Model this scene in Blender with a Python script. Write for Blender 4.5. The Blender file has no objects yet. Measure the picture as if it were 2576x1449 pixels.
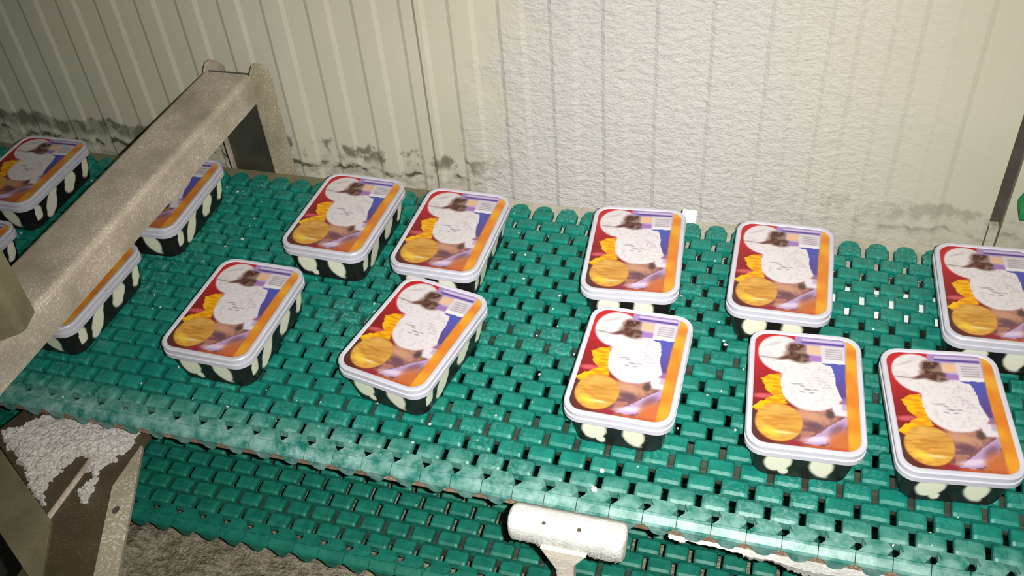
import bpy, bmesh, math, random
import numpy as np
from mathutils import Vector, Matrix

random.seed(7)
rng = np.random.default_rng(7)
S = bpy.context.scene
COL = S.collection
ZO = 0.958            # height of the tub prints above the floor; the belt surface lies at 0.90 m

# ------------------------------------------------------------------ camera, world, lights, exposure
PITCH, YAW, ROLL, CAM_H, FPX = 0.72458, -0.33720647, -0.09388819, 0.8051438, 2443.92
fw = Vector((math.sin(YAW)*math.cos(PITCH), math.cos(YAW)*math.cos(PITCH), -math.sin(PITCH)))
rt = Vector((math.cos(YAW), -math.sin(YAW), 0.0))
up = rt.cross(fw)
rt2 = rt*math.cos(ROLL)+up*math.sin(ROLL)
up2 = -rt*math.sin(ROLL)+up*math.cos(ROLL)
cam_d = bpy.data.cameras.new('camera'); cam = bpy.data.objects.new('camera', cam_d); COL.objects.link(cam)
cam_d.sensor_width = 36.0; cam_d.lens = FPX/2576*36.0
cam_d.clip_start = 0.02; cam_d.clip_end = 60
R3 = Matrix((rt2, up2, -fw)).transposed()
cam.matrix_world = Matrix.Translation((0, 0, ZO+CAM_H)) @ R3.to_4x4()
S.camera = cam

wd = bpy.data.worlds.new('cold_room_air'); S.world = wd; wd.use_nodes = True
wd.node_tree.nodes['Background'].inputs['Color'].default_value = (0.80, 0.86, 0.62, 1)
wd.node_tree.nodes['Background'].inputs['Strength'].default_value = 0.045

def area(name, mat, size, power, color, spread=180):
    l = bpy.data.lights.new(name, 'AREA'); l.shape = 'DISK'; l.size = size; l.energy = power; l.color = color
    l.spread = math.radians(spread)
    o = bpy.data.objects.new(name, l); COL.objects.link(o); o.matrix_world = mat
    return o
# the phone's flash, beside the lens
fl_rot = Matrix.Rotation(math.radians(-5), 3, up2) @ R3
area('phone_flash', Matrix.Translation(Vector((0, 0, ZO+CAM_H)) + rt2*0.035 + up2*0.01) @ fl_rot.to_4x4(), 0.012, 8.3, (1.0, 0.98, 0.95), 95)
# a ceiling tube of the room, up to the right
lt = bpy.data.lights.new('ceiling_tube', 'AREA'); lt.shape = 'RECTANGLE'; lt.size = 1.2; lt.size_y = 0.12; lt.energy = 4.0; lt.color = (1.0, 0.97, 0.62)
lo = bpy.data.objects.new('ceiling_tube', lt); COL.objects.link(lo); lo.location = (0.95, 0.75, 2.35)

S.view_settings.view_transform = 'Standard'; S.view_settings.look = 'None'
S.view_settings.gamma = 1.0; S.view_settings.use_curve_mapping = False
S.view_settings.exposure = 0.0

# ------------------------------------------------------------------ helpers
def lin(c):
    return tuple(((v/255)/12.92 if v/255 <= 0.04045 else ((v/255+0.055)/1.055)**2.4) for v in c)
def lin4(c): return lin(c)+(1.0,)
def lina(a):
    a = np.asarray(a, float)/255
    return np.where(a <= 0.04045, a/12.92, ((a+0.055)/1.055)**2.4)

def link_mesh(name, me, mat=None, parent=None, loc=None):
    o = bpy.data.objects.new(name, me); COL.objects.link(o)
    if mat is not None and len(me.materials) == 0: me.materials.append(mat)
    if parent is not None: o.parent = parent
    if loc is not None: o.location = loc
    return o
def mesh_of(name, verts, faces, smooth=False):
    me = bpy.data.meshes.new(name); me.from_pydata([tuple(v) for v in verts], [], [tuple(f) for f in faces]); me.update()
    bm = bmesh.new(); bm.from_mesh(me); bmesh.ops.recalc_face_normals(bm, faces=bm.faces); bm.to_mesh(me); bm.free()
    if smooth: me.shade_smooth()
    return me
class MB:
    def __init__(s): s.v = []; s.f = []
    def add(s, vs, fs):
        n = len(s.v); s.v += [tuple(v) for v in vs]; s.f += [tuple(i+n for i in f) for f in fs]
    def box(s, x0, x1, y0, y1, z0, z1, bev=0.0):
        bm = bmesh.new(); bmesh.ops.create_cube(bm, size=1)
        for v in bm.verts: v.co = ((x0+x1)/2+v.co.x*(x1-x0), (y0+y1)/2+v.co.y*(y1-y0), (z0+z1)/2+v.co.z*(z1-z0))
        if bev: bmesh.ops.bevel(bm, geom=bm.edges[:], offset=bev, segments=2, profile=0.6, affect='EDGES')
        bm.verts.index_update()
        s.add([v.co[:] for v in bm.verts], [[v.index for v in f.verts] for f in bm.faces]); bm.free()
    def prism(s, poly, axis, a, b, bev=0.0):
        """poly: 2-D outline; axis the extruded axis index; the other two axes take the outline in order"""
        bm = bmesh.new()
        def P(p, t):
            c = [0, 0, 0]; o = [i for i in (0, 1, 2) if i != axis]; c[o[0]], c[o[1]], c[axis] = p[0], p[1], t
            return c
        A = [bm.verts.new(P(p, a)) for p in poly]; B = [bm.verts.new(P(p, b)) for p in poly]
        n = len(poly)
        bm.faces.new(A); bm.faces.new(B[::-1])
        for i in range(n): bm.faces.new((A[i], B[i], B[(i+1) % n], A[(i+1) % n]))
        bmesh.ops.recalc_face_normals(bm, faces=bm.faces)
        if bev: bmesh.ops.bevel(bm, geom=bm.edges[:], offset=bev, segments=2, profile=0.6, affect='EDGES')
        bm.verts.index_update()
        s.add([v.co[:] for v in bm.verts], [[v.index for v in f.verts] for f in bm.faces]); bm.free()
    def obj(s, name, mat, parent=None, smooth=False, loc=None):
        return link_mesh(name, mesh_of(name, s.v, s.f, smooth), mat, parent, loc)
def empty(name, loc=(0, 0, 0), rz=0.0):
    o = bpy.data.objects.new(name, None); COL.objects.link(o); o.location = loc; o.rotation_euler = (0, 0, rz)
    o.empty_display_size = 0.02
    return o
def tag(o, label, cat, group=None):
    o['label'] = label; o['category'] = cat
    if group: o['group'] = group
    return o

# ------------------------------------------------------------------ materials
class NT:
    def __init__(s, name):
        s.m = bpy.data.materials.new(name); s.m.use_nodes = True; s.t = s.m.node_tree; s.b = s.t.nodes['Principled BSDF']
    def n(s, typ, **kw):
        nd = s.t.nodes.new(typ)
        for k, v in kw.items():
            if k.startswith('_'): nd.inputs[k[1:]].default_value = v
            else: setattr(nd, k, v)
        return nd
    def l(s, a, b): s.t.links.new(a, b)
    def noise(s, vec, scale, detail=4, rough=0.55):
        nd = s.n('ShaderNodeTexNoise'); nd.inputs['Scale'].default_value = scale; nd.inputs['Detail'].default_value = detail
        nd.inputs['Roughness'].default_value = rough
        if vec is not None: s.l(vec, nd.inputs['Vector'])
        return nd.outputs['Fac']
    def ramp(s, fac, a, b, ca=(0, 0, 0, 1), cb=(1, 1, 1, 1)):
        r = s.n('ShaderNodeValToRGB'); r.color_ramp.elements[0].position = a; r.color_ramp.elements[1].position = b
        r.color_ramp.elements[0].color = ca; r.color_ramp.elements[1].color = cb; s.l(fac, r.inputs['Fac']); return r.outputs['Color']
    def math(s, op, a, b=None, c=None):
        nd = s.n('ShaderNodeMath', operation=op)
        for i, v in enumerate((a, b, c)):
            if v is None: continue
            if isinstance(v, (int, float)): nd.inputs[i].default_value = v
            else: s.l(v, nd.inputs[i])
        return nd.outputs[0]
    def mrange(s, v, a, b, c=0.0, d=1.0):
        nd = s.n('ShaderNodeMapRange', interpolation_type='SMOOTHSTEP'); s.l(v, nd.inputs[0])
        for i, q in enumerate((a, b, c, d)): nd.inputs[i+1].default_value = q
        return nd.outputs[0]
    def mix(s, fac, a, b):
        nd = s.n('ShaderNodeMix', data_type='RGBA')
        if isinstance(fac, (int, float)): nd.inputs[0].default_value = fac
        else: s.l(fac, nd.inputs[0])
        for i, v in ((6, a), (7, b)):
            if isinstance(v, tuple): nd.inputs[i].default_value = v
            else: s.l(v, nd.inputs[i])
        return nd.outputs[2]
    def obj(s): return s.n('ShaderNodeTexCoord').outputs['Object']
    def pos(s): return s.n('ShaderNodeNewGeometry').outputs['Position']
    def bump(s, h, strength, dist):
        nd = s.n('ShaderNodeBump'); nd.inputs['Strength'].default_value = strength; nd.inputs['Distance'].default_value = dist
        s.l(h, nd.inputs['Height']); s.l(nd.outputs[0], s.b.inputs['Normal'])
    def set(s, **kw):
        for k, v in kw.items(): s.b.inputs[k.replace('_', ' ')].default_value = v
    def scaled(s, vec, sc):
        nd = s.n('ShaderNodeMapping'); nd.inputs['Scale'].default_value = sc; s.l(vec, nd.inputs['Vector']); return nd.outputs[0]

def attr_mat(name, rough, spec=0.5, coat=0.0, sss=0.0):
    T = NT(name); a = T.n('ShaderNodeVertexColor', layer_name='print')
    T.l(a.outputs['Color'], T.b.inputs['Base Color']); T.set(Roughness=rough, Specular_IOR_Level=spec)
    T.b.inputs['Coat Weight'].default_value = coat
    return T.m

def mat_green():
    T = NT('green_belt_plastic'); p = T.pos()
    n = T.noise(p, 60, 3); n2 = T.noise(p, 9, 3); n3 = T.noise(p, 240, 2)
    base = T.mix(T.ramp(n, 0.35, 0.7), lin4((8, 104, 90)), lin4((20, 124, 108)))
    sepx = T.n('ShaderNodeSeparateXYZ'); T.l(p, sepx.inputs[0])
    rime = T.math('MULTIPLY', T.ramp(n2, 0.45, 0.75), T.ramp(n3, 0.5, 0.72))
    edge = T.mrange(sepx.outputs['Y'], 0.66, 0.60)       # rime gathers on the front edge
    f = T.math('ADD', T.math('MULTIPLY', rime, 0.25), T.math('MULTIPLY', T.math('MULTIPLY', edge, T.ramp(n, 0.3, 0.65)), 0.35))
    T.l(T.mix(f, base, lin4((190, 205, 205))), T.b.inputs['Base Color'])
    T.set(Roughness=0.42, Specular_IOR_Level=0.45)
    T.bump(n3, 0.15, 0.001)
    return T.m
def mat_green_lower():
    T = NT('green_return_belt_plastic'); p = T.pos()
    n = T.noise(p, 60, 3); n3 = T.noise(p, 200, 2)
    T.l(T.mix(T.ramp(n, 0.35, 0.7), lin4((10, 96, 80)), lin4((26, 118, 98))), T.b.inputs['Base Color'])
    T.set(Roughness=0.5, Specular_IOR_Level=0.4); T.bump(n3, 0.15, 0.001)
    return T.m
def mat_steel(name, col, frost, metallic=0.55, rough=0.5, frostcol=(205, 200, 195), sc=420, fr=(0.56, 0.75)):
    T = NT(name); p = T.obj()
    big = T.noise(p, 14, 4); fine = T.noise(p, sc, 3, 0.7); brush = T.noise(T.scaled(p, (30, 400, 30)), 1.5, 3)
    c0 = T.mix(T.ramp(big, 0.35, 0.7), lin4(tuple(v*0.9 for v in col)), lin4(tuple(min(255, v*1.08) for v in col)))
    f = T.math('MULTIPLY', T.math('MULTIPLY', T.ramp(fine, fr[0], fr[1]), T.ramp(big, 0.3, 0.62)), frost)
    T.l(T.mix(f, c0, lin4(frostcol)), T.b.inputs['Base Color'])
    T.l(T.math('MULTIPLY', T.math('SUBTRACT', 1.0, f), metallic), T.b.inputs['Metallic'])
    T.l(T.math('ADD', T.math('MULTIPLY', brush, 0.15), rough), T.b.inputs['Roughness'])
    T.bump(fine, 0.35, 0.0012)
    return T.m
def mat_frost(name='white_frost', col=(236, 234, 230), sc=260, dist=0.004):
    T = NT(name); p = T.obj()
    n = T.noise(p, sc, 4, 0.7); n2 = T.noise(p, sc*0.25, 3)
    T.l(T.mix(T.ramp(n2, 0.35, 0.7), lin4(tuple(v*0.9 for v in col)), lin4(col)), T.b.inputs['Base Color'])
    T.set(Roughness=0.75, Specular_IOR_Level=0.5)
    T.bump(n, 0.5, dist)
    return T.m
def mat_plain(name, col, rough=0.5, spec=0.5, metallic=0.0, nsc=40, var=0.08):
    T = NT(name); p = T.obj(); n = T.noise(p, nsc, 4)
    T.l(T.mix(T.ramp(n, 0.35, 0.65), lin4(tuple(v*(1-var) for v in col)), lin4(tuple(min(255, v*(1+var)) for v in col))), T.b.inputs['Base Color'])
    T.set(Roughness=rough, Specular_IOR_Level=spec, Metallic=metallic)
    return T.m
def mat_wall():
    T = NT('painted_cold_room_panel'); p = T.obj()
    sep = T.n('ShaderNodeSeparateXYZ'); T.l(p, sep.inputs[0]); X, Z = sep.outputs['X'], sep.outputs['Z']
    big = T.noise(p, 3.0, 3); mid = T.noise(p, 17, 4, 0.6)
    paint = T.mix(T.ramp(big, 0.3, 0.7), lin4((192, 188, 168)), lin4((203, 199, 179)))
    # frost: a rough patch with its own outline in the middle, thinning to the right
    wob = T.math('MULTIPLY', T.math('SUBTRACT', mid, 0.5), 0.16)
    zb = T.math('MULTIPLY', T.math('SUBTRACT', Z, ZO+0.05), 0.30)
    xl = T.math('SUBTRACT', T.math('ADD', X, wob), zb)
    left = T.mrange(xl, -0.49, -0.34)
    right = T.mrange(T.math('ADD', T.math('ADD', X, wob), T.math('MULTIPLY', T.math('SUBTRACT', Z, ZO+0.0), 0.15)), 0.24, -0.12)
    thick = T.math('MULTIPLY', left, right)
    thin = T.math('MULTIPLY', left, T.mrange(X, 0.34, 0.0))
    lump = T.noise(T.scaled(p, (0.85, 1.0, 1.35)), 80, 2, 0.5); lump2 = T.noise(T.scaled(p, (1.0, 1.0, 1.5)), 210, 2, 0.6)
    pits = T.math('MULTIPLY', T.ramp(T.noise(p, 150, 2), 0.62, 0.72), thin)
    c = T.mix(T.math('MULTIPLY', thin, 0.45), paint, lin4((194, 190, 178)))
    c = T.mix(T.math('MULTIPLY', thick, 0.85), c, lin4((190, 187, 184)))
    c = T.mix(T.math('MULTIPLY', pits, 0.25), c, lin4((150, 142, 112)))
    # grime band along the foot of the wall, blotchy and broken
    zrel = T.math('SUBTRACT', Z, ZO)
    wz = T.math('ADD', zrel, T.math('MULTIPLY', T.math('SUBTRACT', T.noise(T.scaled(p, (1, 1, 0.15)), 26, 3), 0.5), 0.060))
    band = T.math('MULTIPLY', T.mrange(wz, -0.090, -0.074), T.mrange(wz, -0.050, -0.058))
    lineb = T.math('MULTIPLY', T.mrange(wz, -0.104, -0.099), T.mrange(wz, -0.092, -0.096))
    blot = T.ramp(T.noise(T.scaled(p, (1.0, 1.0, 0.7)), 34, 4, 0.65), 0.47, 0.56)
    blot2 = T.ramp(T.noise(T.scaled(p, (0.6, 1.0, 1.0)), 60, 4, 0.6), 0.42, 0.60)
    nofrost = T.math('SUBTRACT', 1.0, thick)
    leftmore = T.mrange(X, -0.7, -1.05, 0.0, 0.6)
    g1 = T.math('MULTIPLY', T.math('MULTIPLY', band, T.math('MINIMUM', T.math('ADD', blot, leftmore), 1.0)), 0.72)
    g2 = T.math('MULTIPLY', T.math('MULTIPLY', lineb, T.math('ADD', blot2, 0.15)), 0.65)
    low = T.math('MULTIPLY', T.math('MULTIPLY', T.mrange(wz, -0.075, -0.105), blot2), 0.38)
    g = T.math('MULTIPLY', T.math('MINIMUM', T.math('ADD', T.math('ADD', g1, g2), low), 0.9), T.math('MULTIPLY', nofrost, T.mrange(X, 0.1, -0.3, 0.45, 1.0)))
    c = T.mix(g, c, lin4((72, 70, 50)))
    T.l(c, T.b.inputs['Base Color'])
    T.l(T.mrange(thick, 0, 1, 0.42, 0.8), T.b.inputs['Roughness'])
    T.set(Specular_IOR_Level=0.35)
    h = T.math('ADD', T.math('MULTIPLY', T.math('ADD', lump, T.math('MULTIPLY', lump2, 0.5)), T.math('ADD', T.math('MULTIPLY', thick, 1.0), T.math('MULTIPLY', thin, 0.25))), T.math('MULTIPLY', mid, 0.04))
    T.bump(h, 0.36, 0.010)
    return T.m

M_GREEN = mat_green(); M_GREEN2 = mat_green_lower()
M_BEAM = mat_steel('frosted_stainless', (182, 169, 150), 1.0, 0.2, 0.5, (228, 222, 216), 380, (0.50, 0.72))
M_DARKSTEEL = mat_steel('bare_stainless', (84, 84, 72), 0.10, 0.5, 0.32)
M_OLIVE = mat_steel('dull_stainless', (134, 127, 98), 0.3, 0.3, 0.45)
M_BROWN = mat_steel('stained_steel', (140, 116, 90), 0.9, 0.2, 0.6, (210, 200, 188), 300, (0.48, 0.68))
M_FLANGE = mat_steel('speckled_frost_steel', (168, 158, 134), 1.0, 0.2, 0.55, (225, 220, 212), 300, (0.5, 0.68))
M_WEB = mat_steel('dark_frame_steel', (92, 82, 62), 0.35, 0.4, 0.45)
M_FROST = mat_frost(col=(216, 215, 208))
M_RAILFROST = mat_frost('frosted_rail', (182, 176, 160), 200, 0.004)
M_SNOW = mat_frost('granular_snow', (214, 208, 200), 330, 0.006)
def mat_tray():
    T = NT('frosted_drip_tray'); p = T.obj()
    a = T.noise(T.scaled(p, (1, 1.6, 1)), 70, 4, 0.65); b_ = T.noise(p, 190, 3, 0.7); g = T.noise(p, 330, 2)
    c = T.mix(T.ramp(a, 0.38, 0.62), lin4((112, 104, 84)), lin4((162, 154, 132)))
    c = T.mix(T.math('MULTIPLY', T.ramp(b_, 0.60, 0.70), 0.7), c, lin4((66, 50, 38)))
    c = T.mix(T.math('MULTIPLY', T.ramp(g, 0.62, 0.72), 0.6), c, lin4((206, 202, 190)))
    T.l(c, T.b.inputs['Base Color']); T.set(Roughness=0.6); T.bump(T.math('ADD', a, T.math('MULTIPLY', b_, 0.5)), 0.7, 0.015)
    return T.m
M_TRAY = mat_tray()
M_WALL = mat_wall()
M_GAP = mat_plain('dark_joint_sealant', (74, 66, 58), 0.8)
M_WHITEPL = mat_plain('white_plastic', (235, 238, 235), 0.45, var=0.02)
M_LID = NT('milky_lid_plastic')
M_LID.set(Base_Color=lin4((214, 210, 220)), Roughness=0.32, Specular_IOR_Level=0.5)
_n = M_LID.noise(M_LID.obj(), 30, 3); M_LID.l(M_LID.mix(M_LID.ramp(_n, 0.3, 0.7), lin4((180, 178, 188)), lin4((192, 190, 200))), M_LID.b.inputs['Base Color'])
M_LID = M_LID.m
M_PRINT = attr_mat('printed_lid_label', 0.38, 0.4)
M_COW = attr_mat('black_and_cream_tub_print', 0.38, 0.4)
M_FLOOR = mat_plain('wet_concrete_floor', (92, 90, 78), 0.5, nsc=6, var=0.2)

# ------------------------------------------------------------------ the room: ribbed panels, floor
YW = 1.1991; RIB0, RIBP = -1.21727, 0.0740625
Z0W, Z1W = 0.0, 2.60
wall = link_mesh('wall_back', None or mesh_of('wall_back', [(-2.6, YW+0.012, Z0W), (1.4, YW+0.012, Z0W), (1.4, YW+0.012, Z1W), (-2.6, YW+0.012, Z1W),
        (-2.6, YW+0.10, Z0W), (1.4, YW+0.10, Z0W), (1.4, YW+0.10, Z1W), (-2.6, YW+0.10, Z1W)],
        [(0, 1, 2, 3), (5, 4, 7, 6), (4, 0, 3, 7), (1, 5, 6, 2), (3, 2, 6, 7), (4, 5, 1, 0)]), M_GAP)
wall['kind'] = 'structure'
def panel(xa, xb):
    pts = [(xa+0.0015, 0.0)]
    k0 = math.floor((xa-RIB0)/RIBP)-1
    for k in range(k0, k0+30):
        a = RIB0+k*RIBP; b = a+0.0345
        for x, d in ((a-0.0030, 0), (a+0.0030, 0.0026), (b-0.0036, 0.0026), (b+0.0036, 0)):
            if xa+0.0035 < x < xb-0.0035: pts.append((x, d))
    pts.append((xb-0.0015, 0.0))
    # end heights follow whichever rib the joint cuts
    def lev(x):
        t = (x-RIB0) % RIBP
        return 0.0026 if 0 <= t < 0.0345 else 0.0
    pts[0] = (pts[0][0], lev(xa)); pts[-1] = (pts[-1][0], lev(xb))
    n = len(pts); v = []; f = []
    for z in (Z0W+0.02, ZO-0.15, ZO+0.35, Z1W-0.02):
        for x, d in pts: v.append((x, YW-d, z))
    for r in range(3):
        for i in range(n-1): f.append((r*n+i, r*n+i+1, (r+1)*n+i+1, (r+1)*n+i))
    # returned edges, 11 mm deep
    for i, x in ((0, pts[0][0]), (n-1, pts[-1][0])):
        b0 = len(v); v += [(x, YW+0.011, Z0W+0.02), (x, YW+0.011, Z1W-0.02)]
        f.append((i, 3*n+i, b0+1, b0))
    me = bpy.data.meshes.new('panel'); me.from_pydata(v, [], f); me.update()
    bm = bmesh.new(); bm.from_mesh(me); bmesh.ops.recalc_face_normals(bm, faces=bm.faces)
    if sum(fc.normal.y for fc in bm.faces) > 0: bmesh.ops.reverse_faces(bm, faces=bm.faces)
    bm.to_mesh(me); bm.free()
    link_mesh('panel', me, M_WALL, wall)
for a, b in ((-2.58, -2.181), (-2.181, -1.354), (-1.354, -0.5285), (-0.5285, 0.2925), (0.3075, 1.13)): panel(a, b)

b = MB(); b.box(0.2935, 0.3065, YW-0.0005, YW+0.011, 0.02, ZO-0.078, 0.001); b.obj('joint_frost_fill', M_WALL, wall)
b = MB(); b.box(-2.6, 1.4, -1.0, YW+0.1, -0.05, 0.0)
fl = b.obj('floor', M_FLOOR); fl['kind'] = 'structure'

# ------------------------------------------------------------------ conveyor belts: rows of staggered links
BP, SP = 0.0357, 0.02368        # pitch along the belt, width of one slot across it
YH0 = 0.637                    # centre of the first even slot
def link_profile(L, h):
    r = h*0.30; hl = L/2; pts = []
    for (cx, cz, a0) in ((hl-r, -r*0.75, 90), (hl-r, -h+r, 0), (-hl+r, -h+r, 270), (-hl+r, -r*0.75, 180)):
        for k in range(3):
            a = math.radians(a0-45*k)
            pts.append((cx+r*math.cos(a), cz+(r*0.75 if math.sin(a) > 0 and cz > -h/2 else r)*math.sin(a)))
    return pts
def belt_row_mesh(name):
    m = MB()
    def brick(cx, yc, wy, L=0.0290, h=0.0125, dz=0.0):
        pr = link_profile(L, h); n = len(pr)
        v = []; f = []
        hw = wy/2
        for y, sh in ((yc-hw, 0.0020), (yc-hw+0.0036, 0.0), (yc+hw-0.0055, 0.0), (yc+hw, 0.0034)):
            for x, z in pr:
                zz = z - (sh if z > -h*0.6 else 0)
                v.append((cx+x*(1-sh*16), y, zz+dz))
        for r in range(3):
            for i in range(n): f.append((r*n+i, r*n+(i+1) % n, (r+1)*n+(i+1) % n, (r+1)*n+i))
        f.append(tuple(range(n))); f.append(tuple(range(3*n, 4*n))[::-1])
        m.add(v, f)
    for j in range(0, 20):
        yc = YH0+j*SP
        brick(0.0 if j % 2 == 0 else BP/2, yc, SP-0.0010)
        # small raised cross-tick on each link
        cx = 0.0 if j % 2 == 0 else BP/2
        m.box(cx-0.0022, cx+0.0022, yc-0.006, yc+0.006, -0.002, 0.0007)
    # spine and hinge rod joining the links
    m.box(BP/4-0.0028, BP/4+0.0028, 0.612, 1.092, -0.0105, -0.0045)
    m.box(-BP/4-0.002, -BP/4+0.002, 0.612, 1.092, -0.0095, -0.0055)
    # front edge link: broad chevron with a sloping skirt and a hanging lobe
    yc = 0.6155
    cx = BP/2
    v = [(cx-0.0165, 0.6085, -0.0005), (cx+0.0105, 0.6085, -0.0005), (cx+0.0165, 0.6165, 0.0005), (cx+0.0105, 0.6250, 0.0), (cx-0.0125, 0.6250, 0.0), (cx-0.0085, 0.6165, 0.0005)]
    w = [(x, y, -0.012) for x, y, z in v]
    m.add(v+w, [(0, 1, 2, 5), (5, 2, 3, 4), (6, 11, 8, 7), (11, 10, 9, 8)]+[(i, i+6, (i+1) % 6+6, (i+1) % 6) for i in range(6)])
    # skirt, sloping out and down
    x0, x1 = cx-BP/2, cx+BP/2-0.0008
    sk = [(0.6095, -0.002), (0.6060, -0.003), (0.5990, -0.0075), (0.5975, -0.0100), (0.5990, -0.0112), (0.6070, -0.0105)]
    m.prism(sk, 0, x0, x1)
    lob = [(cx-0.0150, -0.0095), (cx-0.0112, -0.0125), (cx-0.0088, -0.0170), (cx-0.0062, -0.0212), (cx-0.0025, -0.0228), (cx+0.0025, -0.0228), (cx+0.0062, -0.0212), (cx+0.0088, -0.0170), (cx+0.0112, -0.0125), (cx+0.0150, -0.0095)]
    m.prism(lob, 1, 0.5967, 0.6005)
    # back edge lobe
    bl = [(0.0+0.0115*math.cos(a), 1.094+0.0085*math.sin(a)) for a in np.linspace(0, math.pi, 9)]
    m.prism([(x+BP/2, y) for x, y in bl], 2, -0.011, 0.001)
    return mesh_of(name, m.v, m.f)
ROW = belt_row_mesh('belt_row')
ROW.materials.append(M_GREEN)
ROW2 = ROW.copy(); ROW2.name = 'return_belt_row'; ROW2.materials.clear(); ROW2.materials.append(M_GREEN2)
X_EVEN = -0.322+BP/2           # links lie between the holes
def belt(name, mesh, zt, xa, xb, label, cat, phase=0.0, yo=0.0):
    root = empty(name, (0, yo, zt)); tag(root, label, cat)
    k0 = math.ceil((xa-X_EVEN)/BP); k1 = math.floor((xb-X_EVEN)/BP)
    for k in range(k0, k1+1):
        o = bpy.data.objects.new('belt_row', mesh); COL.objects.link(o); o.parent = root
        o.location = (X_EVEN+k*BP+phase, 0, 0)
    return root
ZB = ZO-0.058
def crumbs(parent, n, seed):
    r = np.random.default_rng(seed); bm = bmesh.new()
    spots = [(-0.143, 0.648), (-0.146, 0.622), (-0.28, 0.70), (-0.245, 0.86), (-0.22, 0.93), (-0.235, 0.99), (-0.035, 0.87)]
    for i in range(n):
        x, y = spots[i] if i < len(spots) else (r.uniform(-1.1, 0.4), r.uniform(0.61, 1.09))
        s_ = 0.0028 if i < 2 else r.uniform(0.0007, 0.0017)
        m = Matrix.Translation((x, y, s_*0.5)) @ Matrix.Rotation(r.uniform(0, 3), 4, 'Z') @ Matrix.Diagonal((s_*r.uniform(0.8, 1.9), s_*r.uniform(0.8, 1.4), s_*0.9, 1))
        bmesh.ops.create_icosphere(bm, subdivisions=1, radius=1, matrix=m)
    me = bpy.data.meshes.new('frost_crumbs'); bm.to_mesh(me); bm.free()
    o = link_mesh('frost_crumbs', me, M_FROST, parent); o['kind'] = 'stuff'
_cb = belt('conveyor_belt', ROW, ZB, -1.42, 0.46, 'green plastic modular conveyor belt carrying the ice cream tubs', 'conveyor belt')
crumbs(_cb, 150, 9)
belt('return_belt', ROW2, ZO-0.258, -1.42, 0.46, 'lower green belt strand running empty beneath the tub belt', 'conveyor belt', 0.012, -0.008)

# ------------------------------------------------------------------ frame under and beside the belts
frame = empty('conveyor_support', (0, 0, 0)); tag(frame, 'steel conveyor support with edge rails under and behind the tub carrying belt', 'support')
FR0, FR1 = -1.45, 0.50
def fobj(mb, name, mat): return mb.obj(name, mat, frame)
b = MB(); b.prism([(0.6015, ZB-0.0135), (0.6015, ZB-0.0245), (0.6050, ZB-0.0245), (0.6050, ZB-0.0165), (0.609, ZB-0.0165), (0.609, ZB-0.0135)], 0, FR0, FR1); fobj(b, 'front_rail', M_BROWN)
b = MB(); b.prism([(1.106, ZB-0.011), (1.106, ZB-0.060), (1.110, ZB-0.060), (1.110, ZB-0.014), (1.126, ZB-0.014), (1.126, ZB-0.011)], 0, FR0, -0.42); fobj(b, 'back_rail', M_OLIVE)
b = MB(); b.prism([(1.106, ZB-0.012), (1.106, ZB-0.060), (1.110, ZB-0.060), (1.110, ZB-0.015), (1.126, ZB-0.015), (1.126, ZB-0.012)], 0, -0.42, FR1); fobj(b, 'back_rail', M_RAILFROST)
for y, mt in ((0.70, M_WHITEPL), (0.85, M_DARKSTEEL), (1.005, M_WHITEPL)):
    x0 = 0.06 if y > 1.0 else FR0
    b = MB(); b.box(x0, FR1, y-0.019, y+0.019, ZB-0.030, ZB-0.0135, 0.002)
    fobj(b, 'wear_strip', mt if y > 1.0 else M_DARKSTEEL)
for x in (-1.25, 0.47):
    b = MB(); b.box(x-0.02, x+0.02, 0.575, 1.135, ZB-0.07, ZB-0.032, 0.003); fobj(b, 'cross_bar', M_DARKSTEEL)
    b = MB(); b.box(x-0.02, x+0.02, 0.575, 1.135, ZO-0.330, ZO-0.298, 0.003); fobj(b, 'cross_bar', M_DARKSTEEL)
    for y in (0.565, 1.140):
        b = MB(); b.box(x-0.02, x+0.02, y-0.02, y+0.02, 0.0, ZB-0.05, 0.003); fobj(b, 'leg', M_DARKSTEEL)
# slide bars that carry the return strand
for y in (0.66, 0.85, 1.04):
    b = MB(); b.box(FR0, FR1, y-0.012, y+0.012, ZO-0.298, ZO-0.272, 0.002); fobj(b, 'return_slide_bar', M_DARKSTEEL)
# hangers by the T bracket
b = MB(); b.box(-0.1625, -0.1485, 0.607, 0.617, ZO-0.128, ZB-0.028, 0.002); fobj(b, 'hanger', M_FLANGE)
b = MB(); b.box(-0.131, -0.124, 0.607, 0.615, ZO-0.128, ZB-0.028, 0.0015); fobj(b, 'hanger', M_FLANGE)
# frost hanging below the rail, ragged underneath
def ragged_frost(name, xs, ztop, zbot, y0, y1, mat, parent, amp=0.006, step=0.0022, seed=3):
    r = np.random.default_rng(seed); X = np.arange(xs[0], xs[-1], step)
    zt = np.interp(X, xs, ztop); zb = np.interp(X, xs, zbot)
    t = np.zeros(len(X)); cur = 0
    for i in range(len(X)):
        cur = 0.72*cur+r.normal(0, 1)*0.5; t[i] = cur
    zb = zb+amp*np.clip(t, -1.6, 1.6)*0.6
    zb = np.minimum(zb, zt-0.001)
    v = []; f = []
    for i, x in enumerate(X):
        zm = (zt[i]+zb[i])/2
        v += [(x, y0+0.003, zt[i]), (x, y0, zm), (x, y0+0.003, zb[i]), (x, y1, zb[i]), (x, y1, zt[i])]
    for i in range(len(X)-1):
        a = i*5; c = a+5
        for q in range(5): f.append((a+q, a+(q+1) % 5, c+(q+1) % 5, c+q))
    n = len(X)-1; f += [(0, 1, 2, 3, 4), tuple(n*5+q for q in (4, 3, 2, 1, 0))]
    o = link_mesh(name, mesh_of(name, v, f), mat, parent); o['kind'] = 'stuff'
    return o
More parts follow.
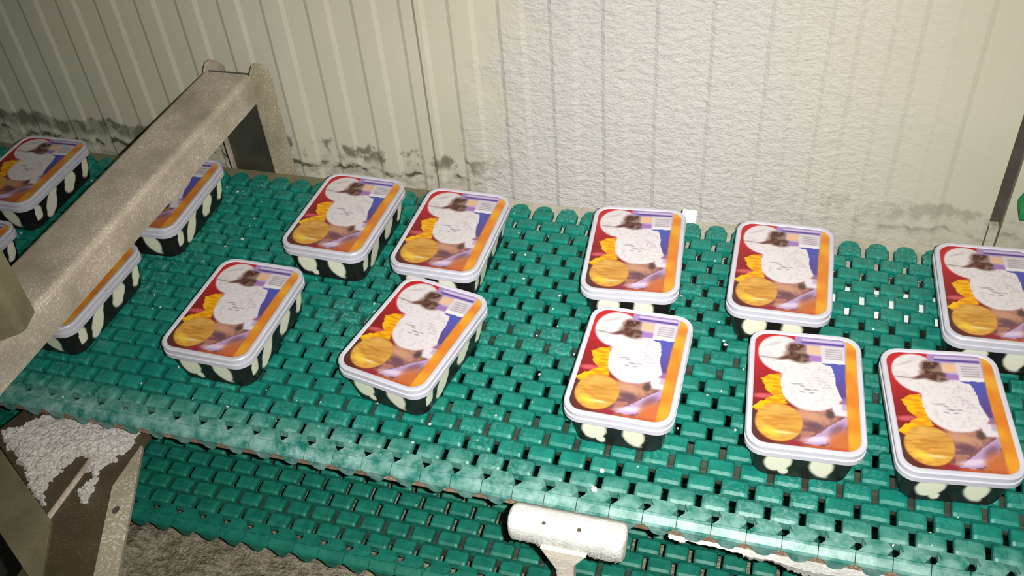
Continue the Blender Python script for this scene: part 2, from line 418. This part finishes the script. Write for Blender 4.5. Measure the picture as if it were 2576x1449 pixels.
ragged_frost('hanging_frost', [-0.062, -0.05, -0.035, -0.02, 0.0, 0.05, 0.09, 0.13, 0.18, 0.26, 0.40],
             [ZB-0.026]*11, [ZO-0.090, ZO-0.093, ZO-0.088, ZO-0.091, ZO-0.095, ZO-0.101, ZO-0.111, ZO-0.108, ZO-0.105, ZO-0.100, ZO-0.095], 0.5995, 0.612, M_FROST, frame)

# drip tray below the return strand
tray = empty('drip_tray', (0, 0, ZO-0.36)); tag(tray, 'grey brown frosted drip tray below the lower green belt strand', 'tray')
nx, ny = 150, 62
gx = np.linspace(-0.925, 0.43, nx); gy = np.linspace(0.40, 1.09, ny)
hz = np.zeros((ny, nx)); r = np.random.default_rng(5)
for sc in (1, 2, 4):
    c = r.normal(0, 1, (ny//sc+3, nx//sc+3)); yy = np.arange(ny)/sc; xx = np.arange(nx)/sc
    yi = yy.astype(int); xi = xx.astype(int); fy = (yy-yi)[:, None]; fx = (xx-xi)[None, :]
    hz += (c[np.ix_(yi, xi)]*(1-fy)*(1-fx)+c[np.ix_(yi+1, xi)]*fy*(1-fx)+c[np.ix_(yi, xi+1)]*(1-fy)*fx+c[np.ix_(yi+1, xi+1)]*fy*fx)*sc*0.0011
v = [(gx[i], gy[j], 0.004+max(0.0, hz[j, i]+0.004)) for j in range(ny) for i in range(nx)]
f = [(j*nx+i, j*nx+i+1, (j+1)*nx+i+1, (j+1)*nx+i) for j in range(ny-1) for i in range(nx-1)]
o = link_mesh('frost_layer', mesh_of('frost_layer', v, f, True), M_TRAY, tray); o['kind'] = 'stuff'
b = MB(); b.box(-0.93, 0.44, 0.39, 1.10, -0.004, 0.002)
for q in ((-0.93, -0.926, 0.39, 1.10), (0.436, 0.44, 0.39, 1.10), (-0.926, 0.436, 0.39, 0.394), (-0.926, 0.436, 1.096, 1.10)): b.box(q[0], q[1], q[2], q[3], 0.0, 0.022)
b.obj('pan', M_OLIVE, tray)
for x in (-0.7, 0.35):
    b = MB(); b.box(x-0.02, x+0.02, 0.5, 0.54, -(ZO-0.36), -0.004, 0.003); b.obj('leg', M_DARKSTEEL, tray)
    b = MB(); b.box(x-0.02, x+0.02, 1.00, 1.04, -(ZO-0.36), -0.004, 0.003); b.obj('leg', M_DARKSTEEL, tray)

# ------------------------------------------------------------------ T-shaped bracket in front of the belt
tb = empty('tee_bracket', (-0.1605, 0.556, ZO-0.358), 0.0)
tag(tb, 'white frosted T-shaped steel bracket standing before the front edge of the belt', 'bracket')
bx, by, bz = tb.location
def T_(x, y, z): return (x-bx, y-by, z+ZO-bz)
b = MB(); b.box(-0.2195-bx, -0.1015-bx, 0.550-by, 0.572-by, ZO-0.060-bz, ZO-0.038-bz, 0.005); b.obj('cross_bar', M_WHITEPL, tb)
# thick frost coat on the bar: rounded top, ragged lower edge in front
r = np.random.default_rng(11); X = np.arange(-0.2225, -0.0985, 0.0016); n = len(X); cur = 0; jag = []
for i in range(n):
    cur = 0.6*cur+r.normal(0, 1)*0.6; jag.append(max(-1.5, min(1.5, cur)))
v = []; f = []
sect_n = 9
for i, x in enumerate(X):
    e = min(1.0, (min(x-X[0], X[-1]-x))/0.007); e = math.sqrt(max(0.0, 1-(1-e)**2))
    e = 0.5+0.5*e
    zt = -0.0345; zb = -0.066-0.0045*(x+0.16)/0.06*(1 if x > -0.16 else 0.6)+0.0030*jag[i]
    yc, ya, ybk = 0.559, 0.5435, 0.5765
    zm = -0.052
    S_ = [(ya+0.003, zb), (ya, zb+0.004), (ya, -0.0435), (ya+0.0022, -0.0385), (yc-0.008, zt), (ybk-0.008, zt), (ybk, -0.039), (ybk, -0.060), (ybk-0.004, -0.064)]
    for y, z in S_:
        v.append(T_(x, yc+(y-yc)*e, zm+(z-zm)*(0.72+0.28*e)))
for i in range(n-1):
    for q in range(sect_n): f.append((i*sect_n+q, i*sect_n+(q+1) % sect_n, (i+1)*sect_n+(q+1) % sect_n, (i+1)*sect_n+q))
f += [tuple(range(sect_n)), tuple((n-1)*sect_n+q for q in range(sect_n))[::-1]]
o = link_mesh('frost_coat', mesh_of('frost_coat', v, f, True), M_FROST, tb); o['kind'] = 'stuff'
M_PALE = mat_frost('thinly_frosted_bracket', (222, 214, 198), 300, 0.002)
b = MB(); b.prism([(-0.1855, -0.058), (-0.1365, -0.058), (-0.1625, -0.0985), (-0.1665, -0.0985)], 1, 0.5385, 0.5440, 0.001)
b.v = [T_(*q) for q in b.v]; b.obj('gusset', M_PALE, tb)
b = MB(); b.prism([(-0.1725, -0.075), (-0.1515, -0.075), (-0.1530, -0.13), (-0.1545, -0.355), (-0.1690, -0.355), (-0.1705, -0.13)], 1, 0.5440, 0.5560, 0.0015)
b.v = [T_(*q) for q in b.v]; b.obj('stem', M_PALE, tb)
for x in (-0.1835, -0.1465):
    b = MB(); b.box(x-0.0018, x+0.0018, 0.5515, 0.5550, -0.0352, -0.0338)
    b.v = [T_(*q) for q in b.v]; b.obj('bolt_head', M_WEB, tb)

# ------------------------------------------------------------------ steel bridge over the belt
br = empty('steel_bridge', (-0.82, 1.13, 0.0)); tag(br, 'frosted stainless steel bridge beam crossing over the green belt at left', 'beam')
bx, by, bz = br.location
def loc(mb): mb.v = [(x-bx, y-by, z-bz) for x, y, z in mb.v]; return mb
XA, XB = -0.8595, -0.7770; ZT, ZS = ZO+0.107, ZO+0.0605
t = 0.0035
# folded sheet: inverted channel with rounded shoulders
def channel(xa, xb, zt, zs, t, r=0.009):
    o = [(xa, zs)]
    o += [(xa+r-r*math.cos(a), zt-r+r*math.sin(a)) for a in np.linspace(0, math.pi/2, 5)]
    o += [(xb-r+r*math.sin(a), zt-r+r*math.cos(a)) for a in np.linspace(0, math.pi/2, 5)]
    o += [(xb, zs)]
    i_ = [(xb-t, zs), (xb-t, zt-r), (xb-r, zt-t), (xa+r, zt-t), (xa+t, zt-r), (xa+t, zs)]
    return o+i_
b = MB(); b.prism(channel(XA, XB, ZT, ZS, t), 1, 0.36, 1.129); loc(b).obj('beam', M_BEAM, br)
# far leg: two flanges with rounded heads and a bare web
def flange(x0, x1):
    zl = 0.52
    prof = [(1.128, zl), (1.128, ZO+0.100), (1.133, ZO+0.108), (1.143, ZO+0.1145), (1.153, ZO+0.1135), (1.166, ZO+0.105), (1.181, ZO+0.088), (1.183, ZO+0.075), (1.181, zl)]
    m = MB(); m.prism([(y, z) for y, z in prof], 0, x0, x1, 0.0008); return m
loc(flange(XB-0.004, XB)).obj('leg_flange', M_FLANGE, br)
loc(flange(XA, XA+0.004)).obj('leg_flange', M_BEAM, br)
b = MB(); b.box(XA+0.004, XB-0.004, 1.136, 1.140, 0.52, ZT-0.004); loc(b).obj('leg_web', M_DARKSTEEL, br)
b = MB(); b.box(XA-0.02, XB+0.02, 1.128, 1.185, 0.51, 0.52, 0.002); b.box(XA+0.02, XB-0.02, 1.14, 1.175, 0.0, 0.515, 0.003); loc(b).obj('leg_foot', M_DARKSTEEL, br)
# near upright, folded plate standing on the beam and rising out of view
b = MB()
foot = [(-0.772, 0.602), (-0.7635, 0.574), (-0.767, 0.566), (-0.800, 0.534), (-0.860, 0.500), (-0.868, 0.512), (-0.800, 0.551), (-0.776, 0.572), (-0.780, 0.602)]
b.prism(foot, 2, ZT+0.0005, ZT+0.42, 0.0012); loc(b).obj('upright', M_OLIVE, br)
b = MB(); b.box(XA, XB, 0.360, 0.372, 0.0, ZS+0.03, 0.002); loc(b).obj('near_leg', M_OLIVE, br)

# ------------------------------------------------------------------ frosted frame bracket at the lower left
fb = empty('frame_bracket', (-0.78, 0.55, ZO-0.125)); tag(fb, 'snow covered steel bracket below the belt edge at lower left', 'bracket')
bx, by, bz = fb.location
ZF = ZO-0.120
b = MB(); b.prism([(-0.93, 0.58), (-0.905, 0.66), (-0.722, 0.66), (-0.7225, 0.548), (-0.672, 0.430), (-0.668, 0.36), (-0.76, 0.36), (-0.765, 0.48)], 2, ZF-0.005, ZF); loc(b).obj('web_plate', M_WEB, fb)
b = MB(); b.prism([(-0.7235, 0.606), (-0.7205, 0.606), (-0.645, 0.432), (-0.620, 0.372), (-0.650, 0.372), (-0.6735, 0.428), (-0.7235, 0.542)], 2, ZF-0.004, ZF+0.003, 0.0008)
loc(b).obj('side_flange', M_FLANGE, fb)
b = MB(); b.prism([(-0.970, 0.602), (-0.765, 0.480), (-0.728, 0.412), (-0.742, 0.408), (-0.985, 0.551)], 2, ZF-0.001, ZF+0.006, 0.001); loc(b).obj('diagonal_bar', M_OLIVE, fb)
b = MB(); b.prism([(-0.7785, ZF-0.001), (-0.7765, ZF+0.004), (-0.7735, ZF+0.004), (-0.7710, ZF-0.001)], 1, 0.478, 0.655); loc(b).obj('fold_rib', M_BEAM, fb)
b = MB(); b.box(-0.965, -0.94, 0.56, 0.585, 0.0, ZF-0.0005, 0.003); loc(b).obj('leg', M_DARKSTEEL, fb)
b = MB(); b.prism([(-0.6985+0.004*math.cos(a), 0.512+0.0055*math.sin(a)) for a in np.linspace(0, 2*math.pi, 13)[:-1]], 2, ZF+0.0028, ZF+0.0036); loc(b).obj('bolt_hole_plug', M_GAP, fb)
# granular snow with a ragged outline: grid cells kept by a noisy mask
def pnoise(X, Y, sc, seed):
    r = np.random.default_rng(seed); G = r.random((90, 90))
    x = (X*sc) % 80; y = (Y*sc) % 80; xi = x.astype(int); yi = y.astype(int); fx = x-xi; fy = y-yi
    fx = fx*fx*(3-2*fx); fy = fy*fy*(3-2*fy)
    return G[yi, xi]*(1-fx)*(1-fy)+G[yi, xi+1]*fx*(1-fy)+G[yi+1, xi]*(1-fx)*fy+G[yi+1, xi+1]*fx*fy
def inpoly(X, Y, poly):
    n = len(poly); ins = np.zeros(X.shape, bool)
    for i in range(n):
        x0, y0 = poly[i]; x1, y1 = poly[(i+1) % n]
        c = ((y0 > Y) != (y1 > Y)) & (X < (x1-x0)*(Y-y0)/(y1-y0+1e-12)+x0); ins ^= c
    return ins
gs = 0.0015; GX, GY = np.meshgrid(np.arange(-0.93, -0.70, gs), np.arange(0.46, 0.665, gs))
JX = GX+(pnoise(GX+2, GY, 130, 1)-0.5)*0.009+(pnoise(GX+2, GY, 330, 4)-0.5)*0.006; JY = GY+(pnoise(GX+2, GY, 130, 2)-0.5)*0.009+(pnoise(GX+2, GY, 330, 5)-0.5)*0.006
snow = inpoly(JX, JY, [(-0.925, 0.588), (-0.905, 0.575), (-0.85, 0.536), (-0.80, 0.50), (-0.782, 0.492), (-0.793, 0.51), (-0.806, 0.528), (-0.800, 0.548), (-0.795, 0.572), (-0.785, 0.574), (-0.768, 0.572), (-0.767, 0.556), (-0.757, 0.545), (-0.760, 0.526), (-0.750, 0.512), (-0.742, 0.516), (-0.740, 0.530), (-0.748, 0.545), (-0.750, 0.560), (-0.742, 0.585), (-0.737, 0.60), (-0.738, 0.625), (-0.745, 0.655), (-0.86, 0.655), (-0.895, 0.60)])
hgt = 0.0025+0.004*pnoise(GX+2, GY, 160, 6)+0.004*pnoise(GX+2, GY, 420, 7)
keep = snow; ny, nx = GX.shape; idx = -np.ones((ny, nx), int); v = []; f = []; cnt = 0
fullc = np.zeros((ny, nx), int); kk = keep.astype(int)
nb = sum(np.roll(np.roll(kk, a, 0), c, 1) for a in (-1, 0, 1) for c in (-1, 0, 1))
for j in range(ny):
    for i in range(nx):
        if keep[j, i]:
            idx[j, i] = len(v); e = 1.0 if nb[j, i] == 9 else 0.05
            v.append((GX[j, i]-bx, GY[j, i]-by, ZF+0.0003+hgt[j, i]*e-bz))
for j in range(ny-1):
    for i in range(nx-1):
        q = (idx[j, i], idx[j, i+1], idx[j+1, i+1], idx[j+1, i])
        if min(q) >= 0: f.append(q)
o = link_mesh('snow_crust', mesh_of('snow_crust', v, f), M_SNOW, fb); o['kind'] = 'stuff'

# ------------------------------------------------------------------ small things at the back rail
o = MB(); o.box(-0.0105, 0.0105, -0.006, 0.006, 0, 0.0215, 0.0015)
o = o.obj('plastic_block', M_WHITEPL, None, loc=(-0.1135, 1.1165, ZB-0.012)); tag(o, 'small white plastic block on the back rail behind a tub', 'block')
gp = empty('green_stop', (0.335, YW-0.0022, ZO-0.03)); tag(gp, 'green plastic stop with frost on its top beside the dark wall joint at right', 'stop')
b = MB(); b.prism([(-0.0195, 0.0), (-0.0215, 0.012), (-0.0150, 0.030), (0.04, 0.030), (0.04, 0.0)], 1, -0.046, -0.012, 0.003); b.obj('body', mat_plain('bright_green_plastic', (20, 150, 80), 0.4), gp)
b = MB(); b.box(-0.006, 0.006, -0.03, 0.0, 0.008, 0.02, 0.001); b.obj('fixing_pin', M_OLIVE, gp)
bm = bmesh.new(); bmesh.ops.create_icosphere(bm, subdivisions=3, radius=1)
for vv in bm.verts:
    k = 1+0.22*math.sin(7*vv.co.x+3*vv.co.z)*math.cos(5*vv.co.y+2*vv.co.x); vv.co = Vector((vv.co.x*0.026*k+0.009, vv.co.y*0.020*k-0.031, 0.034+vv.co.z*0.013*k))
me = bpy.data.meshes.new('frost_cap'); bm.to_mesh(me); bm.free(); me.shade_smooth()
o = link_mesh('frost_cap', me, M_FROST, gp); o['kind'] = 'stuff'

# ------------------------------------------------------------------ ice cream tubs
PW, PL = 0.110, 0.16207
def rrect(hx, hy, r, n=7):
    pts = []
    for cx, cy, a0 in ((hx-r, -hy+r, -90), (hx-r, hy-r, 0), (-hx+r, hy-r, 90), (-hx+r, -hy+r, 180)):
        for k in range(n):
            a = math.radians(a0+90*k/(n-1)); pts.append((cx+r*math.cos(a), cy+r*math.sin(a)))
    return pts
def loft(rings, cap_top=False, cap_bot=False):
    n = len(rings[0]); v = [p for r_ in rings for p in r_]; f = []
    for k in range(len(rings)-1):
        for i in range(n): f.append((k*n+i, k*n+(i+1) % n, (k+1)*n+(i+1) % n, (k+1)*n+i))
    if cap_bot: f.append(tuple(range(n))[::-1])
    if cap_top: f.append(tuple((len(rings)-1)*n+i for i in range(n)))
    return v, f
H = 0.058
# lid: rim ring standing a little proud of the print, stepped skirt
spec = [(-0.0010, -0.0135, 0.020), (0.0, -0.0145, 0.020), (0.0002, -0.0085, 0.021), (-0.0012, -0.0080, 0.020), (-0.0012, -0.0035, 0.020), (0.0, -0.0030, 0.021), (0.0, -0.0004, 0.021), (-0.0012, 0.0010, 0.020), (-0.0045, 0.0012, 0.018), (-0.0058, 0.0006, 0.0165), (-0.0064, -0.0006, 0.016)]
rings = []
for d, z, r_ in spec:
    rings.append([(x, y, z+H) for x, y in rrect(0.0612+d, 0.0872+d, r_)])
v, f = loft(rings, cap_top=True)
LID = mesh_of('lid', v, f, True); LID.materials.append(M_LID)
LID.set_sharp_from_angle(angle=math.radians(40)) if hasattr(LID, 'set_sharp_from_angle') else None

# print on the lid, painted cell by cell into a colour attribute
def paint(u, w):
    """u left to right, w from the far edge (0) to the near edge (1); returns sRGB 0..255"""
    C = np.empty(u.shape+(3,)); 
    def col(c): return np.array(c, float)
    def blend(m, c): 
        m = np.clip(m, 0, 1)[..., None]; C[:] = C*(1-m)+(c if isinstance(c, np.ndarray) and c.ndim == 3 else col(c))*m
    def sm(x, a, b_): 
        t_ = np.clip((x-a)/(b_-a), 0, 1); return t_*t_*(3-2*t_)
    def ell(cx, cy, rx, ry, ang=0, soft=0.06):
        a = math.radians(ang); x = (u-cx); y = (w-cy)*PL/PW
        X_ = x*math.cos(a)+y*math.sin(a); Y_ = -x*math.sin(a)+y*math.cos(a)
        d = np.sqrt((X_/rx)**2+(Y_/(ry*PL/PW))**2); return 1-sm(d, 1-soft, 1+soft)
    def box(x0, x1, y0, y1, s=0.006):
        return sm(u, x0-s, x0+s)*(1-sm(u, x1-s, x1+s))*sm(w, y0-s, y0+s)*(1-sm(w, y1-s, y1+s))
    def poly(p, s=0.0): return inpoly(u+s*(n1-0.5), w+s*(n2-0.5), p).astype(float)
    n1 = pnoise(u, w, 14, 21); n2 = pnoise(u, w*1.4, 30, 22); n3 = pnoise(u, w*1.5, 60, 23); st = pnoise(u*0.35, w*2.2, 40, 24)
    # red ground, maroon lower, brown at the near edge
    C[:] = col((196, 34, 40))
    blend(sm(w, 0.18, 0.55), (142, 26, 34)); blend(sm(w, 0.60, 0.80), (98, 40, 34))
    blend(sm(w, 0.90, 1.0)*sm(u, 0.15, 0.5), (186, 84, 44)); blend(sm(u, 0.10, -0.02)*sm(w, 0.62, 0.8), (74, 52, 48))
    blend(ell(0.10, 0.60, 0.10, 0.022, -5, 0.5), (208, 90, 96))
    # lower right: ice cream in a bowl, browns with a lilac ribbon
    m = sm(u, 0.36, 0.46)*sm(w, 0.60, 0.68)
    g = np.empty_like(C); g[:] = col((176, 118, 104)); k = sm(n2, 0.35, 0.7)[..., None]; g = g*(1-k)+col((128, 84, 92))*k
    blend(m, g)
    blend(m*ell(0.55, 0.74, 0.18, 0.05, 6, 0.8), (206, 152, 122)); blend(m*ell(0.58, 0.82, 0.10, 0.035, 20, 0.7), (112, 76, 88))
    blend(poly([(0.46, 0.98), (0.60, 0.89), (0.74, 0.80), (0.88, 0.71), (0.895, 0.76), (0.80, 0.90), (0.72, 0.95), (0.58, 0.975)], 0.02), (190, 158, 198))
    blend(ell(0.62, 0.925, 0.13, 0.022, -12, 0.6), (226, 206, 232)); blend(ell(0.79, 0.83, 0.09, 0.03, -48, 0.7), (128, 96, 128))
    blend(sm(u, 0.66, 0.76)*sm(w, 0.84, 0.94), (200, 108, 62)); blend(ell(0.84, 0.90, 0.09, 0.07, 0, 0.8)*0.8, (206, 112, 58))
    blend(sm(w, 0.965, 1.0)*sm(u, 0.35, 0.5), (196, 84, 40)); blend(ell(0.40, 0.985, 0.07, 0.03, 0, 0.6), (150, 40, 60))
    # lilac ground of the upper right
    blend(sm(u, 0.42, 0.50)*(1-sm(w, 0.50, 0.62)), (196, 178, 214))
    # scoops
    sc = np.empty_like(C); sc[:] = col((236, 228, 230)); k = sm(n2*0.6+n3*0.4, 0.45, 0.85)[..., None]*0.35; sc = sc*(1-k)+col((196, 180, 186))*k
    blend(ell(0.27, 0.19, 0.235, 0.18, -12, 0.05), sc); blend(ell(0.575, 0.46, 0.315, 0.235, 28, 0.05), sc)
    blend(ell(0.44, 0.36, 0.18, 0.12, 0, 0.2), sc)
    blend(box(0.75, 0.89, 0.60, 0.71, 0.012), (232, 222, 232)); blend(ell(0.73, 0.705, 0.04, 0.035, 0, 0.5), (92, 70, 68))
    blend(ell(0.15, 0.235, 0.13, 0.006, 4, 0.7)*0.6, (120, 96, 100)); blend(ell(0.18, 0.10, 0.10, 0.01, -25, 0.8)*0.35, (170, 150, 156))
    # vanilla flower with pods, dark
    d = np.empty_like(C); d[:] = col((84, 48, 40)); k = sm(n2, 0.5, 0.75)[..., None]; d = d*(1-k)+col((134, 104, 92))*k
    blend(ell(0.415, 0.115, 0.10, 0.055, -18, 0.35), d); blend(ell(0.43, 0.20, 0.13, 0.055, 14, 0.35), d)
    blend(ell(0.33, 0.215, 0.10, 0.018, -22, 0.6), (104, 62, 56)); blend(ell(0.45, 0.155, 0.06, 0.016, 0, 0.8)*0.8, (160, 136, 116)); blend(ell(0.53, 0.195, 0.06, 0.016, 10, 0.6), (96, 66, 66))
    # brush lettering on the scoop, blurred beyond reading
    for cx, cy, rx, ry, a in ((0.42, 0.46, 0.055, 0.006, -6), (0.47, 0.475, 0.03, 0.006, 12), (0.52, 0.505, 0.045, 0.007, 8), (0.56, 0.53, 0.03, 0.006, -10), (0.60, 0.50, 0.03, 0.005, 16), (0.47, 0.53, 0.03, 0.005, 4)):
        blend(ell(cx, cy, rx, ry, a, 0.5)*0.65, (136, 122, 136))
    for cy in np.arange(0.30, 0.47, 0.028):
        blend(box(0.55, 0.78, cy, cy+0.007, 0.006)*sm(n3, 0.40, 0.7)*0.45, (170, 150, 188))
    # yellow petals
    y = np.empty_like(C); y[:] = col((250, 190, 8)); k = sm(st, 0.45, 0.75)[..., None]; y = y*(1-k)+col((238, 150, 10))*k
    blend(poly([(0.25, 0.375), (0.15, 0.39), (0.06, 0.44), (0.10, 0.49), (0.12, 0.535), (0.20, 0.595), (0.24, 0.61), (0.32, 0.645), (0.30, 0.58), (0.265, 0.50), (0.262, 0.43)], 0.02), y)
    blend(poly([(-0.01, 0.72), (0.05, 0.66), (0.16, 0.61), (0.24, 0.58), (0.33, 0.645), (0.25, 0.665), (0.16, 0.685), (0.08, 0.74)], 0.015), y)
    # golden round wafer
    ck = np.empty_like(C); ck[:] = col((224, 166, 72)); k = sm(st, 0.35, 0.8)[..., None]*0.7; ck = ck*(1-k)+col((192, 128, 48))*k
    blend(ell(0.25, 0.815, 0.222, 0.162, 8, 0.05), ck); blend(ell(0.17, 0.90, 0.09, 0.03, 20, 0.7), (248, 204, 66)); blend(ell(0.29, 0.90, 0.08, 0.012, 0, 0.8), (244, 216, 150))
    blend(ell(0.26, 0.715, 0.14, 0.04, 4, 0.8)*0.6, (232, 184, 100)); blend(ell(0.33, 0.78, 0.10, 0.05, 0, 0.9)*0.35, (176, 116, 52))
    # purple strip, peach box, panel of small print
    blend(box(0.40, 0.885, -0.1, 0.075, 0.008), (168, 142, 198)); blend(box(0.47, 0.88, 0.018, 0.038, 0.005), (214, 200, 228))
    blend(box(0.46, 0.89, 0.046, 0.062, 0.004), (88, 66, 146))
    blend(box(0.52, 0.655, 0.085, 0.165, 0.01), (238, 192, 156)); blend(box(0.655, 0.885, 0.072, 0.235, 0.006), (222, 212, 222))
    for cy in (0.100, 0.122, 0.144, 0.166, 0.188): blend(box(0.70, 0.87, cy, cy+0.009, 0.004)*0.75, (150, 142, 148))
    blend(box(0.665, 0.885, 0.205, 0.236, 0.005), (240, 238, 242)); blend(box(0.54, 0.66, 0.180, 0.232, 0.01), (168, 122, 192))
    # blue wedge narrowing downward
    bl = np.empty_like(C); bl[:] = col((84, 88, 182)); k = sm(w, 0.28, 0.55)[..., None]; bl = bl*(1-k)+col((96, 70, 140))*k
    blend(poly([(0.66, 0.238), (0.89, 0.238), (0.89, 0.58), (0.85, 0.60), (0.80, 0.46), (0.765, 0.275)], 0.015), bl)
    blend(box(0.84, 0.89, 0.55, 0.66, 0.012)*0.6, (170, 140, 180))
    # orange stripe down the right side
    orr = np.empty_like(C); orr[:] = col((240, 168, 48)); k = sm(pnoise(u*0.3+0.1, w+0.1, 9, 25), 0.3, 0.9)[..., None]; orr = orr*(1-k)+col((226, 130, 40))*k
    blend(sm(u, 0.872+0.03*(1-np.clip(w*3, 0, 1)), 0.90+0.02*(1-np.clip(w*3, 0, 1))), orr)
    return C
NU, NV = 112, 164
vs = []; UU = np.zeros((NV, NU)); VV = np.zeros((NV, NU)); rc = 0.0155
for j in range(NV):
    t_ = j/(NV-1); y = -PL/2+PL*t_
    dy = max(0.0, abs(y)-(PL/2-rc)); inset = rc-math.sqrt(max(0.0, rc*rc-dy*dy))
    hx = PW/2-inset
    for i in range(NU):
        x = -hx+2*hx*i/(NU-1); vs.append((x, y, H)); UU[j, i] = x/PW+0.5; VV[j, i] = 1-t_
fs = [(j*NU+i, j*NU+i+1, (j+1)*NU+i+1, (j+1)*NU+i) for j in range(NV-1) for i in range(NU-1)]
LABEL = bpy.data.meshes.new('lid_print'); LABEL.from_pydata(vs, [], fs); LABEL.update()
pc = lina(paint(UU, VV)).reshape(-1, 3)*0.71
ca = LABEL.color_attributes.new('print', 'FLOAT_COLOR', 'POINT')
ca.data.foreach_set('color', np.concatenate([pc, np.ones((len(pc), 1))], 1).astype(np.float32).ravel()); LABEL.materials.append(M_PRINT)

# tapering body with cow patches
NPER = 44
def per(hx, hy, r_, n):
    base = rrect(hx, hy, r_, 7); base = base+[base[0]]
    d = [0]
    for a, c in zip(base, base[1:]): d.append(d[-1]+math.dist(a, c))
    q = np.linspace(0, d[-1], n, endpoint=False)
    return list(zip(np.interp(q, d, [p[0] for p in base]), np.interp(q, d, [p[1] for p in base])))
NP, NZ = 300, 24
rings = []
for k in range(NZ):
    t_ = k/(NZ-1); hx = 0.0500+0.0072*t_; hy = 0.0765+0.0072*t_
    z = 0.0012+(H-0.0090-0.0012)*t_
    rings.append([(x, y, z) for x, y in per(hx, hy, 0.0165, NP)])
bot = [(x, y, 0.0) for x, y in per(0.0485, 0.075, 0.0155, NP)]
v, f = loft([bot]+rings, cap_top=True, cap_bot=True)
BODY = mesh_of('tub_body', v, f, True)
def cow(x, y, tz):
    """x,y on the wall, tz 0 at the foot .. 1 at the lid"""
    cols = np.zeros(len(x)); nn = pnoise(x+0.3, y+tz*0.05+0.3, 38, 31); nm = pnoise(x+0.3, tz*0.06+y+0.4, 85, 32)
    wob = (nn-0.5)*0.5+(nm-0.5)*0.3
    front = y < -0.068+0.0*x; back = y > 0.068
    def patch(s, c, w_, t0, t1, lean): 
        tc = 0.5*(t0+min(t1, 1.0)); hh = 0.5*(min(t1, 1.0)-t0)*1.08
        q = np.abs(s-c-lean*(0.6-tz))/w_; r2 = np.abs(tz-tc)/hh
        return np.clip((1.0-((q**2.3+r2**2.3)**(1/2.3)+wob))/0.14+0.5, 0, 1)
    s = x/0.05
    F = np.maximum.reduce([patch(s, -0.48, 0.25, 0.30, 1.2, 0.10), patch(s, 0.38, 0.25, 0.16, 1.2, 0.12), patch(s, -0.38, 0.11, 0.12, 0.4, 0.1)])
    s2 = y/0.077
    Rr = np.maximum.reduce([patch(s2, -0.86, 0.13, 0.34, 0.86, 0.0)*(x > 0), patch(s2, -0.36, 0.165, 0.20, 1.2, -0.20), patch(s2, 0.24, 0.18, 0.20, 1.2, -0.16), patch(s2, 0.80, 0.15, 0.28, 1.2, -0.10)])
    return np.where(front | back, F, Rr)
vx = np.array([q[0] for q in v]); vy = np.array([q[1] for q in v]); vz = np.array([q[2] for q in v]); tz = np.clip(vz/(H-0.0135), 0, 1)
cm = cow(vx, vy, tz)
cc = cm[:, None]*lina((232, 230, 206))[None]+(1-cm[:, None])*lina((26, 23, 22))[None]
ca = BODY.color_attributes.new('print', 'FLOAT_COLOR', 'POINT')
ca.data.foreach_set('color', np.concatenate([cc, np.ones((len(cc), 1))], 1).astype(np.float32).ravel()); BODY.materials.append(M_COW)

TUBS = [
 (-0.63580, 0.75431, -0.0181, 'ice cream tub in the near row, first one right of the steel bridge beam'),
 (-0.57443, 0.96506, -0.0267, 'ice cream tub in the wall-side row, first one right of the steel bridge leg'),
 (-0.39574, 0.76008, -0.1957, 'most slanted ice cream tub, turned clockwise, in the near row'),
 (-0.41373, 0.95667, -0.0145, 'ice cream tub of the wall-side row just behind the most slanted tub'),
 (-0.16514, 0.96226, 0.0831, 'ice cream tub of the wall-side row with a white plastic block behind its corner'),
 (-0.13331, 0.76100, -0.0057, 'ice cream tub of the near row nearest to the white frosted T bracket'),
 (0.01988, 0.96145, 0.0149, 'second ice cream tub from the right end of the wall-side row'),
 (0.05888, 0.76088, 0.0622, 'second ice cream tub from the right end of the near row'),
 (0.20497, 0.76263, 0.1193, 'rightmost ice cream tub of the near row, turned anticlockwise'),
 (0.26352, 0.96174, 0.0459, 'ice cream tub cut off by the right edge, below the dark wall joint'),
 (-1.11692, 0.97744, 0.0111, 'ice cream tub near the wall at far left, left of the bridge beam'),
 (-0.86519, 0.96173, 0.0330, 'ice cream tub of the wall-side row partly hidden under the bridge beam'),
 (-0.88500, 0.75700, -0.0150, 'ice cream tub of the near row almost wholly hidden under the bridge beam'),
 (-1.09700, 0.76700, 0.0100, 'ice cream tub at the left edge, only its corner showing beside the steel upright'),
]
for i, (x, y, a, lab) in enumerate(TUBS):
    r_ = empty('ice_cream_tub', (x, y, ZB+0.0009), a); tag(r_, lab, 'ice cream tub', 'ice cream tubs on the green conveyor belt')
    bo = link_mesh('tub_body', BODY, None, r_)
    li = link_mesh('lid', LID, None, r_)
    link_mesh('lid_print', LABEL, None, li)
